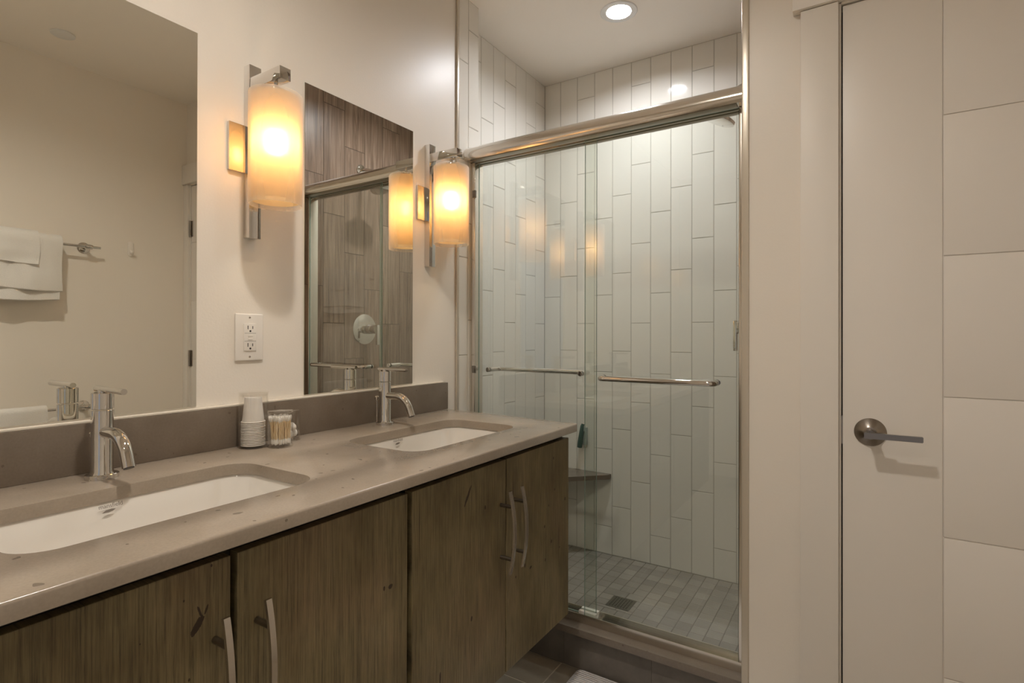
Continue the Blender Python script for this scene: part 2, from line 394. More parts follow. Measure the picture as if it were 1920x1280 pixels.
def backer(bm, o, u, n, u0, u1, z0, z1, depth, thick=0.10, mi=1, sgn=None):
    """solid grouted wall core behind tiles"""
    o, u, n = Vector(o), Vector(u), Vector(n); Z = Vector((0, 0, 1))
    A = [bm.verts.new(o + u*a + Z*b - n*depth) for a, b in ((u0, z0), (u1, z0), (u1, z1), (u0, z1))]
    Bk = [bm.verts.new(o + u*a + Z*b - n*(depth+thick)) for a, b in ((u0, z0), (u1, z0), (u1, z1), (u0, z1))]
    fs = [bm.faces.new(A), bm.faces.new(list(reversed(Bk)))] + [bm.faces.new((A[(i+1) % 4], A[i], Bk[i], Bk[(i+1) % 4])) for i in range(4)]
    c = sum((v.co for v in A+Bk), Vector())/8
    for f in fs:
        f.material_index = mi; f.normal_update()
        if (f.calc_center_median()-c).dot(f.normal) < 0: f.normal_flip()
JT = (0.950, 1.052, 1.187); TL = 0.375; TW = 0.0945
# back wall of the shower
bm = B(); o, u, n = (0, YB, 0), (1, 0, 0), (0, -1, 0)
tiled(bm, o, u, n, [(max(XS, -0.112 + TW*k), min(-0.112 + TW*(k+1), XO), JT[k % 3]) for k in range(12)], TL, ZS, H)
backer(bm, o, u, n, XS-0.1, XO+0.1, 0, H, 0.0012)
struct('wall_shower_back', bm, [M['tile'], M['grout']], smooth=None, recalc=False)
# left wall of the shower, set back from the vanity wall
bm = B(); o, u, n = (XS, 0, 0), (0, 1, 0), (1, 0, 0)
cols = []; y = YB; k = 0
while y > YR + 0.002:
    cols.append((max(y-TW, YR), y, JT[(2-k) % 3])); y -= TW; k += 1
tiled(bm, o, u, n, cols, TL, ZS, H)
backer(bm, o, u, n, YR-0.04, YB, 0, H, 0.0012, 0.08)
struct('wall_shower_left', bm, [M['tile'], M['grout']], smooth=None, recalc=False)
# tiled strip of the vanity wall at the shower opening and its return
bm = B(); o, u, n = (0, 0, 0), (0, 1, 0), (1, 0, 0)
tiled(bm, o, u, n, [(1.619, 1.684, JT[1]), (1.684, YR, JT[2])], TL, 0, H)
backer(bm, o, u, n, 1.615, YR-0.002, 0, H, 0.0012, 0.1075)
tiled(bm, (0, YR, 0), (1, 0, 0), (0, 1, 0), [(-0.107, -0.002, JT[0])], TL, ZS, H)
struct('wall_shower_entry', bm, [M['tile'], M['grout']], smooth=None, recalc=False)
# right wall of the shower: brown wood-look planks
bm = B(); o, u, n = (XO, 0, 0), (0, 1, 0), (-1, 0, 0); PW = 0.135
J2 = (1.375, 1.747, 1.560, 1.377, 1.190, 1.500, 1.300)
tiled(bm, o, u, n, [(max(1.606, 1.665+PW*k), min(1.665+PW*(k+1), YB), J2[max(k, 0)]) for k in range(-1, 7) if 1.665+PW*k < YB-0.01], 0.558, 0.0, H, vary=(0.0, 0.29), bev=0.0012, gap=0.0007)
backer(bm, o, u, n, 1.604, YB+0.05, 0, H, 0.0012, 0.013)
M['wgrout'] = simple('plank_grout', (0.10, 0.075, 0.055), 0.8)
struct('wall_shower_right', bm, [M['wood_tile'], M['wgrout']], smooth=None, recalc=False)

# ------------------------------------------------------------------ painted walls, ceiling, floors
bm = B(); box(bm, -0.11, 0, YN-0.1, 1.605, 0, H); struct('wall_left', bm, M['paint'], smooth=None)
bm = B(); box(bm, W, W+0.1, YN-0.1, YD+0.16, 0, H); struct('wall_right', bm, M['paint'], smooth=None)
DX0, DX1, DZ = 1.242, 1.884, 1.961
bm = B()
box(bm, XO+0.0145, 1.234, YD, YB+0.1, 0, H)                       # pier between shower and door
box(bm, 1.234, 1.892, YD, YD+0.14, DZ+0.007, H)                  # above the door
box(bm, 1.892, W, YD, YD+0.14, 0, H)
box(bm, 1.234, 1.892, YD+0.060, YD+0.14, 0, DZ+0.007)            # dark closet side closed off behind the door
struct('wall_front', bm, M['paint'], smooth=None)
bm = B()                                                        # wall behind the camera, with an open doorway
box(bm, 0, 1.12, YN-0.1, YN, 0, H); box(bm, 1.82, W, YN-0.1, YN, 0, H); box(bm, 1.12, 1.82, YN-0.1, YN, 2.0, H)
struct('wall_back', bm, M['paint'], smooth=None)
bm = B(); box(bm, -0.25, W+0.1, YN-0.1, YB+0.1, H, H+0.1)
ceil_bm = bm

def grid_floor(bm, xs, ys, z, mi=0, dep=0.0015, tone=(0.9, 1.1), gap=0.0012, bev=0.001, skip=None):
    lay = bm.loops.layers.color.get('tone') or bm.loops.layers.color.new('tone')
    for x0, x1 in zip(xs, xs[1:]):
        for y0, y1 in zip(ys, ys[1:]):
            if skip and skip(x0, x1, y0, y1): continue
            O = [bm.verts.new((x, y, z-dep)) for x, y in ((x0+gap, y0+gap), (x1-gap, y0+gap), (x1-gap, y1-gap), (x0+gap, y1-gap))]
            g = gap+bev; I = [bm.verts.new((x, y, z)) for x, y in ((x0+g, y0+g), (x1-g, y0+g), (x1-g, y1-g), (x0+g, y1-g))]
            t = random.uniform(*tone)*0.85; t = min(t, 1.0)
            for f in [bm.faces.new(I)] + [bm.faces.new((O[i], O[(i+1) % 4], I[(i+1) % 4], I[i])) for i in range(4)]:
                f.material_index = mi
                for lp in f.loops: lp[lay] = (t, t, t, 1)
bm = B()
ys = [1.68, 1.52]
while ys[-1] > YN: ys.append(ys[-1]-0.60)
ys = sorted(max(v, YN-0.1) for v in ys)
grid_floor(bm, [0.0, 0.111, 0.411, 0.711, 1.011, 1.311, 1.611, W], ys, 0.0, gap=0.0016)
box(bm, -0.01, W+0.01, YN-0.1, 1.70, -0.08, -0.001, mi=1)
M['fgrout'] = simple('floor_grout', (0.60, 0.54, 0.44), 0.85)
struct('floor', bm, [M['floor_tile'], M['fgrout']], smooth=None)
# shower pan with square mosaic
bm = B()
xs = [XS + 0.0545*k for k in range(22) if XS + 0.0545*k < XO] + [XO]
ys = [YB - 0.0545*k for k in range(15) if YB - 0.0545*k > 1.752] + [1.752]
DRX, DRY, DR = 0.478, 2.061, 0.047
grid_floor(bm, xs, sorted(ys), ZS, tone=(0.98, 1.13), gap=0.0012, bev=0.0015,
           skip=lambda a, b, c, d: b > DRX-DR and a < DRX+DR and d > DRY-DR and c < DRY+DR)
# cut pieces around the drain
sx0 = max(v for v in xs if v <= DRX-DR); sx1 = min(v for v in xs if v >= DRX+DR)
sy = sorted(ys); sy0 = max(v for v in sy if v <= DRY-DR); sy1 = min(v for v in sy if v >= DRY+DR)
grid_floor(bm, [sx0, DRX, sx1], [DRY+DR, sy1], ZS) ; grid_floor(bm, [sx0, DRX, sx1], [sy0, DRY-DR], ZS)
grid_floor(bm, [sx0, DRX-DR], [DRY-DR, DRY, DRY+DR], ZS); grid_floor(bm, [DRX+DR, sx1], [DRY-DR, DRY, DRY+DR], ZS)
box(bm, XS-0.05, XO+0.013, 1.70, YB+0.05, -0.08, ZS-0.0012, mi=1)
M['mgrout'] = simple('mosaic_grout', (0.17, 0.15, 0.125), 0.85)
struct('floor_shower', bm, [M['mosaic'], M['mgrout']], smooth=None)
# curb
bm = B(); lay = bm.loops.layers.color.new('tone')
for x0, x1 in ((0.0, 0.114), (0.114, 0.421), (0.421, 0.728), (0.728, 1.022)):
    t = random.uniform(0.85, 1.0)
    for f in box(bm, x0+0.0012, x1-0.0012, 1.680, 1.686, 0.0, 0.126, 0): 
        for lp in f.loops: lp[lay] = (t, t, t, 1)
box(bm, 0.0, 1.022, 1.6815, 1.752, 0.0, 0.126, mi=1)
curb = struct('shower_curb', bm, [M['curb_tile'], M['mgrout']], smooth=None)
bm = B(); box(bm, 0.0005, 1.0075, 1.652, 1.760, 0.1262, 0.150, 0.002)
M['cap_quartz'] = quartz('curb_quartz', (0.185, 0.152, 0.120), (0.235, 0.195, 0.155))  # darker than the countertop: shade on the cap is put into its colour
struct('curb_cap', bm, M['cap_quartz'], parent=curb)

# metal edge trims either side of the opening
for i, (xa, xb, ya, yb) in enumerate(((-0.001, 0.008, 1.6055, 1.6195), (1.0045, 1.0235, 1.5985, 1.6050))):
    bm = B(); box(bm, xa, xb, ya, yb, 0.0, H-0.001, 0.0025, 3)
    M['edge_trim'] = M.get('edge_trim') or simple('cream_edge_trim', (0.60, 0.54, 0.45), 0.25, 0.35)
    struct('trim_%d' % (i+1), bm, M['edge_trim'])
# door casing
bm = B(); box(bm, 1.149, 1.2335, YD-0.018, YD, 0, 1.966, 0.0015); struct('trim_3', bm, M['trim'])
bm = B(); box(bm, 1.893, W, YD-0.018, YD, 0, 1.966, 0.0015); struct('trim_4', bm, M['trim'])
bm = B(); box(bm, 1.131, W, YD-0.027, YD, 1.968, 2.075, 0.0015); struct('trim_5', bm, M['trim'])
bm = B()
box(bm, 1.2337, 1.2390, YD-0.004, YD+0.058, 0, 1.966, 0.001); box(bm, 1.8870, 1.8925, YD-0.004, YD+0.058, 0, 1.966, 0.001)
box(bm, 1.239, 1.887, YD-0.004, YD+0.058, 1.963, 1.968); box(bm, 1.239, 1.252, YD+0.038, YD+0.058, 0, 1.963, mi=1)
box(bm, 1.24, 1.886, YD+0.040, YD+0.058, 0, 1.963, mi=1)
struct('trim_6', bm, [M['trim'], M['dark']])

# ------------------------------------------------------------------ door
bm = B()
box(bm, DX0, DX1, YD+0.0022, YD+0.036, 0.008, DZ-0.001)
rows = [0.008, 0.012, 0.339, 0.663, 0.988, 1.315, 1.642, DZ-0.001]
box(bm, DX0, 1.4404, YD+0.0, YD+0.0025, 0.008, DZ-0.001, 0.0016, 2)
for a, b in zip(rows[1:], rows[2:]):
    box(bm, 1.4420, DX1, YD+0.0, YD+0.0025, a+0.0009, b-0.0009, 0.0016, 2)
door = struct('door_1', bm, M['door'], loc=(DX0, YD, 0))
hx, hz = 1.300, 0.893
h = None
bm = B(); lathe(bm, [(0, 0), (0.034, 0.0), (0.034, 0.002), (0.0325, 0.0035), (0.0155, 0.0185), (0.0135, 0.0195), (0.0, 0.0195)], (hx, YD, hz), (0, -1, 0), 56)
h = link('door_handle', bm, M['nickel'], door); h['label'] = 'brushed nickel lever handle'
bm = B(); tube(bm, [(hx, YD-0.017, hz), (hx, YD-0.047, hz)], 0.0105, 28); link('neck', bm, M['nickel'], h)
bm = B(); prism(bm, [(YD-0.062, hz-0.007), (YD-0.049, hz-0.007), (YD-0.047, hz+0.007), (YD-0.062, hz+0.007)], 0, hx-0.013, hx+0.030, bev=0.0012)
prism(bm, [(YD-0.062, hz-0.0065), (YD-0.053, hz-0.0065), (YD-0.053, hz+0.0065), (YD-0.062, hz+0.0065)], 0, hx+0.028, hx+0.100, bev=0.0012)
link('lever', bm, M['nickel'], h)
bm = B()
for (bx0, bx1) in ((DX0-0.0035, DX0+0.0005),): box(bm, bx0, bx1, YD+0.001, YD+0.012, hz-0.035, hz+0.035)
link('latch_plate', bm, M['nickel'], door)['label'] = 'nickel latch plate'
for z in (1.720, 0.996, 0.25):
    bm = B(); tube(bm, [(1.8865, YD-0.006, z-0.045), (1.8865, YD-0.006, z+0.045)], 0.0060, 16)
    for k in (-1, 0, 1): tube(bm, [(1.8865, YD-0.006, z+k*0.018-0.001), (1.8865, YD-0.006, z+k*0.018+0.001)], 0.0066, 16)
    box(bm, 1.868, 1.8865, YD-0.0026, YD-0.0001, z-0.044, z+0.044, 0.0005)
    link('hinge', bm, M['nickel'], door)['label'] = 'nickel butt hinge'

# ------------------------------------------------------------------ downlights in the ceiling (recess cut through the slab)
def recess(cx, cy, r):
    global ceil_bm
    return (cx, cy, r)
RL = [(0.462, 2.069, 0.049), (0.80, 0.46, 0.049), (1.25, -0.62, 0.049)]
ceil_bm.free(); bm = B()
# ceiling slab as a ring-cut sheet: outer rectangle with circular holes
outer = [bm.verts.new(p) for p in ((-0.25, YN-0.1, H), (W+0.1, YN-0.1, H), (W+0.1, YB+0.1, H), (-0.25, YB+0.1, H))]
eds = [bm.edges.new((outer[i], outer[(i+1) % 4])) for i in range(4)]
for cx, cy, r in RL:
    vs = [bm.verts.new((cx+r*math.cos(2*PI*k/40), cy+r*math.sin(2*PI*k/40), H)) for k in range(40)]
    eds += [bm.edges.new((vs[k], vs[(k+1) % 40])) for k in range(40)]
bmesh.ops.triangle_fill(bm, edges=eds, use_beauty=True)
for f in list(bm.faces):
    c = f.calc_center_median()
    if any((c.x-a)**2+(c.y-b)**2 < (r*0.97)**2 for a, b, r in RL): bm.faces.remove(f)
g = bmesh.ops.extrude_face_region(bm, geom=list(bm.faces))
for v in [e for e in g['geom'] if isinstance(e, bmesh.types.BMVert)]: v.co.z += 0.10
struct('ceiling', bm, M['ceiling'], smooth=None)
def downlight(cx, cy, lensm, label):
    t = thing('recessed_downlight', label, 'ceiling light', (cx, cy, H))
    bm = B(); lathe(bm, [(0.045, 0.022), (0.0475, 0.0), (0.049, -0.0025), (0.071, -0.0035), (0.0735, -0.0015), (0.0735, 0.0), (0.0485, 0.0), (0.0485, 0.024), (0.045, 0.022)], (cx, cy, H), (0, 0, 1), 48)
    link('trim_ring', bm, M['white_metal'], t)
    bm = B(); lathe(bm, [(0, 0.015), (0.036, 0.016), (0.0445, 0.020), (0.0445, 0.026), (0, 0.026)], (cx, cy, H), (0, 0, 1), 40)
    link('lens', bm, lensm, t)['label'] = 'glowing lamp lens'
M['white_metal'] = simple('white_enamel', (0.80, 0.80, 0.78), 0.35)
downlight(*RL[0][:2], M['lens'], 'cool white recessed downlight in the ceiling over the shower')
downlight(*RL[1][:2], M['lens_warm'], 'recessed downlight in the room ceiling in front of the near sink')
downlight(*RL[2][:2], M['lens_fill'], 'added fill downlight, out of view, in the room ceiling near the doorway end')  # unseen lamp, added to fill the room with light
bm = B(); lathe(bm, [(0, -0.006), (0.041, -0.006), (0.0435, -0.0045), (0.0435, -0.0005), (0, -0.0005)], (1.633, 0.934, H), (0, 0, 1), 40)
tag(link('sprinkler_cover', bm, M['white_metal'], loc=(1.633, 0.934, H)), 'small round white cover plate on the ceiling, seen in the near mirror', 'ceiling cover')

# ------------------------------------------------------------------ vanity cabinets
XF = 0.532; CZ0, CZ1 = 0.284, 0.8185
def pull(door_o, y, label):
    z0, z1 = 0.545, 0.748; zc = (z0+z1)/2
    bm = B(); N = 18; loops = []
    for i in range(N+1):
        t = -1+2*i/N; z = zc + t*(z1-z0)/2; x = XF + 0.0415 - 0.014*t*t
        loops.append([(x-0.0022, y-0.0055, z), (x+0.0022, y-0.0045, z), (x+0.0022, y+0.0045, z), (x-0.0022, y+0.0055, z)])
    skin(bm, loops, True, True)
    p = link('handle', bm, M['satin'], door_o, smooth=25); p['label'] = 'bowed satin nickel bar pull'
    for s in (-1, 1):
        z = zc + s*0.064
        bm = B(); tube(bm, [(XF, y, z), (XF+0.036, y, z)], 0.0048, 16); link('post', bm, M['nickel'], p)
def cabinet(y0, y1, ym, gap, labels, marks, seed):
    t = thing('vanity_cabinet', labels, 'cabinet', (0, (y0+y1)/2, CZ0), 'wall hung vanity cabinets')
    bm = B(); T = 0.018; xb = 0.0; xf = XF-0.022
    box(bm, xb, xf, y0, y0+T, CZ0, 0.8375); box(bm, xb, xf, y1-T, y1, CZ0, 0.8375)
    box(bm, xb, xf, y0+T, y1-T, CZ0, CZ0+T); box(bm, xb, xb+0.012, y0+T, y1-T, CZ0+T, 0.8375)
    box(bm, xf-0.016, xf, y0+T, y1-T, 0.80, 0.8375)
    M['carcass'] = M.get('carcass') or simple('black_carcass', (0.022, 0.018, 0.012), 0.6)  # black front edges; the shadow in the gaps is put into this colour too
    link('carcass', bm, M['carcass'], t, smooth=None)
    for k, (a, b, mk, hy) in enumerate(((y0, ym-gap/2, marks[0], ym-gap/2-0.022), (ym+gap/2, y1, marks[1], ym+gap/2+0.030))):
        bm = B(); box(bm, XF-0.0205, XF, a, b, CZ0, CZ1, 0.0018, 2)
        loc = ORG[t.name]
        mk2 = [(y-loc[1], z-loc[2], p, q, r) for y, z, p, q, r in mk]
        d = link('door', bm, cabinet_wood('distressed_wood_%d%d' % (seed, k), mk2, seed+k*1.37), t, smooth=None)
        pull(d, hy, '')
    return t
cabinet(0.090, 0.7905, 0.4395, 0.010, 'distressed olive brown cabinet hanging under the near sink',
        ([(0.389, 0.740, 0.005, 0.014, -0.6), (0.392, 0.757, 0.0018, 0.008, 0.3), (0.401, 0.757, 0.0016, 0.007, -0.4)], [(0.745, 0.655, 0.0055, 0.0045, 0.2), (0.729, 0.657, 0.0025, 0.0045, 0)]), 1)
cabinet(0.8035, 1.490, 1.1440, 0.004, 'distressed olive brown cabinet hanging under the far sink beside the shower',
        ([(0.985, 0.765, 0.0035, 0.026, -0.55), (1.053, 0.722, 0.003, 0.005, 0), (1.00, 0.482, 0.003, 0.006, -0.2), (0.89, 0.405, 0.003, 0.012, 0)], [(1.235, 0.520, 0.003, 0.006, 0), (1.265, 0.505, 0.006, 0.003, 0.4)]), 2)

# ------------------------------------------------------------------ countertop with two sink cut-outs
ZT, ZB = 0.861, 0.838; CY0, CY1 = 0.045, 1.540
SK = [(0.173, 0.432, 0.227, 0.667), (0.173, 0.432, 0.928, 1.368)]
bm = B(); eds = []
def loop_edges(pts, z):
    vs = [bm.verts.new((x, y, z)) for x, y in pts]; return [bm.edges.new((vs[i], vs[(i+1) % len(vs)])) for i in range(len(vs))]
outer_pts = [(0.0005, CY0), (0.556, CY0), (0.556, 1.499)] + [(0.553, 1.5055)] + [(0.546, 1.507), (0.0005, CY1+0.002)]
eds += loop_edges(outer_pts, ZT)
for s in SK: eds += loop_edges(rrect(*s, 0.052, 8), ZT)
bmesh.ops.triangle_fill(bm, edges=eds, use_beauty=True)
for f in list(bm.faces):
    c = f.calc_center_median()
    if any(a < c.x < b and p < c.y < q and any(abs(v.co.x-x_) < 1e-5 for v in f.verts for x_ in (a, b)) is not None and
           all(a-1e-5 <= v.co.x <= b+1e-5 and p-1e-5 <= v.co.y <= q+1e-5 for v in f.verts) for a, b, p, q in SK): bm.faces.remove(f)
top = set(bm.faces)
g = bmesh.ops.extrude_face_region(bm, geom=list(bm.faces))
for v in [e for e in g['geom'] if isinstance(e, bmesh.types.BMVert)]: v.co.z = ZB
bmesh.ops.recalc_face_normals(bm, faces=bm.faces)
be = [e for e in bm.edges if all(abs(v.co.z-ZT) < 1e-6 for v in e.verts) and len(e.link_faces) == 2 and any(abs(f.normal.z) < 0.5 for f in e.link_faces)
      and (any(v.co.x > 0.5 for v in e.verts) or any(v.co.y > 1.5 for v in e.verts))]
bmesh.ops.bevel(bm, geom=be, offset=0.0045, segments=4, profile=0.5, affect='EDGES')
be = [e for e in bm.edges if all(abs(v.co.z-ZT) < 1e-6 for v in e.verts) and len(e.link_faces) == 2 and any(abs(f.normal.z) < 0.5 for f in e.link_faces) and all(0.15 < v.co.x < 0.45 and 0.2 < v.co.y < 1.4 for v in e.verts)]
bmesh.ops.bevel(bm, geom=be, offset=0.0012, segments=2, profile=0.5, affect='EDGES')
tag(link('countertop', bm, M['quartz'], loc=(0.28, 0.8, ZB), smooth=30), 'long speckled taupe quartz countertop with two sink cut-outs', 'countertop')
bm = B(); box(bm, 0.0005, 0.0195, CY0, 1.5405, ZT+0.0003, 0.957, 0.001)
tag(link('backsplash', bm, M['shaded_quartz'], loc=(0, 0.8, ZT)), 'low taupe quartz backsplash strip standing at the back of the countertop', 'backsplash')
bm = B(); box(bm, 0.0003, 0.0155, CY0, 1.528, 0.9572, 0.9618, 0.0015)
M['caulk'] = simple('white_caulk', (0.74, 0.68, 0.58), 0.4)
struct('trim_7', bm, M['caulk'])

# ------------------------------------------------------------------ undermount sinks
def text_mesh(txt, size):
    cu = bpy.data.curves.new('txt', 'FONT'); cu.body = txt; cu.size = size; cu.align_x = 'CENTER'; cu.extrude = 0.00015
    ob = bpy.data.objects.new('txt', cu); C.objects.link(ob); bpy.context.view_layer.update()
    me = bpy.data.meshes.new_from_object(ob.evaluated_get(bpy.context.evaluated_depsgraph_get()))
    bpy.data.objects.remove(ob); return me
def sink(s, label):
    x0, x1, y0, y1 = s; cx, cy = (x0+x1)/2, (y0+y1)/2
    t = thing('undermount_sink', label, 'sink', (cx, cy, 0.69), 'undermount sinks')
    def L(dx, dy, r, z, k=8): return [(x, y, z) for x, y in rrect(x0-dx, x1+dx, y0-dy, y1+dy, r, k)]
    bm = B()
    skin(bm, [L(0.022, 0.022, 0.07, ZB-0.0005), L(0.004, 0.004, 0.054, ZB-0.0005), L(0.002, 0.002, 0.053, ZB-0.004), L(-0.006, -0.008, 0.052, 0.800), L(-0.014, -0.030, 0.056, 0.755),
              L(-0.024, -0.052, 0.058, 0.722), L(-0.040, -0.072, 0.056, 0.708), L(-0.075, -0.110, 0.045, 0.701), L(-0.112, -0.190, 0.016, 0.698)], False, True)
    skin(bm, [L(0.022, 0.022, 0.07, ZB-0.0005), L(0.022, 0.022, 0.07, ZB-0.012), L(0.004, 0.003, 0.06, 0.800), L(-0.012, -0.040, 0.06, 0.705), L(-0.05, -0.09, 0.05, 0.688)], False, True)
    link('basin', bm, M['porcelain'], t, smooth=50)
    bm = B(); lathe(bm, [(0.0, 0.0035), (0.018, 0.0035), (0.0185, 0.0015), (0.029, 0.0022), (0.031, 0.0), (0.0, 0.0)], (cx, cy, 0.6985), (0, 0, 1), 36)
    link('drain', bm, M['chrome'], t)['label'] = 'chrome drain ring'
    # maker's lettering and its small swoosh on the rear wall of the bowl
    me = text_mesh('mansfield', 0.0098); bm = B(); bm.from_mesh(me)
    yl = cy - 0.022 - 0.0; zl = 0.8285
    bmesh.ops.transform(bm, matrix=Matrix.Translation((x0+0.0035, yl, zl)) @ Matrix(((0, 0, 1, 0), (1, 0, 0, 0), (0, 1, 0, 0), (0, 0, 0, 1))), verts=bm.verts)
    for v in bm.verts: v.co.x += (zl+0.006-v.co.z)*0.30
    pts = [(-0.011, -0.0075), (-0.005, -0.0035), (0.003, -0.0028), (0.010, -0.0038), (0.005, -0.0068), (-0.002, -0.0080)]
    vs = [bm.verts.new((x0+0.0035+(0.006-b)*0.30, yl-0.003+a, zl+b)) for a, b in pts]; bm.faces.new(vs)
    link('lettering', bm, M['ink_light'], t, smooth=None, recalc=False)['label'] = 'grey lettering over a small lens-shaped mark'
sink(SK[0], 'white rectangular basin sunk in the counter in front of the near faucet')
sink(SK[1], 'white rectangular basin sunk in the counter in front of the far faucet')

# ------------------------------------------------------------------ faucets
def faucet(fx, fy, label):
    t = thing('bathroom_faucet', label, 'faucet', (fx, fy, ZT), 'single lever faucets')
    z = ZT
    bm = B(); pr = rrect(fx-0.024, fx+0.024, fy-0.0265, fy+0.0265, 0.0235, 10)
    skin(bm, [[(a, b, z+0.0002) for a, b in pr], [(a, b, z+0.0075) for a, b in pr], [(fx+(a-fx)*0.94, fy+(b-fy)*0.94, z+0.0088) for a, b in pr]], True, True)
    link('base', bm, M['chrome'], t)
    r = 0.0177
    bm = B(); lathe(bm, [(0, 0.006), (r+0.0035, 0.006), (r, 0.014), (r, 0.1265), (r-0.001, 0.1275), (0, 0.1275)], (fx, fy, z), (0, 0, 1), 44)
    body = link('body', bm, M['chrome'], t)
    bm = B(); lathe(bm, [(0, 0.129), (r-0.0008, 0.129), (r, 0.1300), (r, 0.1585), (r-0.0015, 0.1600), (0, 0.1600)], (fx, fy, z), (0, 0, 1), 44)
    top = link('handle', bm, M['chrome'], t)
    bm = B(); tube(bm, [(fx-0.026, fy, z+0.1655), (fx+0.088, fy, z+0.1655)], 0.0055, 20)
    lathe(bm, [(0, 0), (0.0075, 0), (0.0075, 0.006), (0, 0.006)], (fx, fy, z+0.1585), (0, 0, 1), 20)
    link('lever', bm, M['chrome'], top)
    bm = B(); pts = [(fx+0.008, fy, z+0.0865), (fx+0.05, fy, z+0.0870)]
    for i in range(1, 13):
        a = i/12*math.radians(66); R = 0.052
        pts.append((fx+0.05+R*math.sin(a), fy, z+0.0870-R*(1-math.cos(a))))
    ex, ez = math.cos(math.radians(66)), -math.sin(math.radians(66))
    p = pts[-1]; pts.append((p[0]+ex*0.026, fy, p[2]+ez*0.026))
    tube(bm, pts, 0.0107, 28)
    e = pts[-1]
    sp = link('spout', bm, M['chrome'], t)
    bm = B(); lathe(bm, [(0.0, 0.0004), (0.0085, 0.0006), (0.0085, -0.001), (0, -0.001)], e, (ex, 0, ez), 24); link('aerator', bm, M['black'], sp)
    bm = B(); tube(bm, [(fx-0.030, fy-0.004, z), (fx-0.030, fy-0.004, z+0.072)], 0.0022, 12)
    lathe(bm, [(0, 0.070), (0.004, 0.0705), (0.0068, 0.075), (0.0068, 0.081), (0.004, 0.0845), (0, 0.085)], (fx-0.030, fy-0.004, z), (0, 0, 1), 20)
    link('lift_rod', bm, M['chrome'], t)
faucet(0.083, 0.447, 'polished chrome faucet with side lever at the near sink, in front of the near mirror')
faucet(0.078, 1.172, 'polished chrome faucet with side lever at the far sink, beside the shower')

# ------------------------------------------------------------------ mirrors
def mirror(y0, y1, label):
    bm = B(); z0, z1 = 0.9655, 1.8185
    box(bm, 0.0003, 0.0022, y0, y1, z0, z1, 0, mi=1)
    for f in bm.faces:
        if all(v.co.x > 0.0021 for v in f.verts): f.material_index = 0
    o = link('wall_mirror', bm, [M['mirror'], M['mirror_edge']], loc=(0, (y0+y1)/2, z0), smooth=None)
    tag(o, label, 'mirror', 'frameless vanity mirrors')
mirror(0.231, 0.660, 'frameless mirror above the near sink reflecting the towel wall')
mirror(0.9465, 1.3725, 'frameless mirror above the far sink reflecting the shower')

# ------------------------------------------------------------------ sconces
def sconce(yc, label):
    t = thing('wall_sconce', label, 'wall light', (0, yc, 1.58), 'amber glass wall sconces')
    bm = B(); box(bm, 0.0005, 0.009, yc-0.0575, yc+0.0575, 1.525, 1.641, 0.0008)
    link('wall_plate', bm, M['chrome'], t)['label'] = 'square chrome wall plate'
    bm = B(); box(bm, 0.0005, 0.024, yc-0.0155, yc+0.0155, 1.366, 1.790, 0.0012); link('backbar', bm, M['chrome'], t)
    bm = B(); box(bm, 0.0235, 0.143, yc-0.0145, yc+0.0145, 1.7275, 1.7565, 0.0012); link('arm', bm, M['chrome'], t)
    ax = 0.107
    bm = B(); tube(bm, [(ax, yc, 1.7275), (ax, yc, 1.712)], 0.005, 14); lathe(bm, [(0, 1.705), (0.028, 1.705), (0.028, 1.7085), (0, 1.7085)], (ax, yc, 0), (0, 0, 1), 28)
    tube(bm, [(ax, yc, 1.705), (ax, yc, 1.606)], 0.013, 20)
    for k in range(3): box(bm, ax-0.056, ax-0.01, yc-0.0012, yc+0.0012, 1.6945, 1.6965) if k == 0 else tube(bm, [(ax, yc, 1.6955), (ax+0.056*math.cos(k*2.094+PI), yc+0.056*math.sin(k*2.094+PI), 1.6955)], 0.0012, 8)
    link('socket', bm, M['chrome'], t)
    R, z0, z1 = 0.0600, 1.436, 1.700
    bm = B(); lathe(bm, [(R, z0+0.0015), (R, z1-0.0015), (R-0.0014, z1), (R-0.0028, z1-0.0015), (R-0.0028, z0+0.0015), (R-0.0014, z0)], (ax, yc, 0), (0, 0, 1), 64, close=True)
    s = link('shade', bm, M['frost'], t, smooth=60); s['label'] = 'frosted glass outer cylinder'
    R = 0.0535; z0, z1 = 1.446, 1.6955
    bm = B(); lathe(bm, [(R, z0), (R, z1)], (ax, yc, 0), (0, 0, 1), 64)
    link('inner_shade', bm, M['shade'], s, smooth=60)['label'] = 'amber glass inner cylinder'
    bm = B(); lathe(bm, [(0, -0.020), (0.006, -0.0185), (0.0105, -0.013), (0.0120, -0.004), (0.0120, 0.008), (0.0105, 0.018), (0.0095, 0.030), (0, 0.030)], (ax, yc, 1.578), (0, 0, 1), 28)
    link('bulb', bm, M['bulb'], t)['label'] = 'glowing warm bulb'
sconce(0.788, 'lit amber glass cylinder sconce between the two mirrors')
sconce(1.448, 'lit amber glass cylinder sconce between the far mirror and the shower')

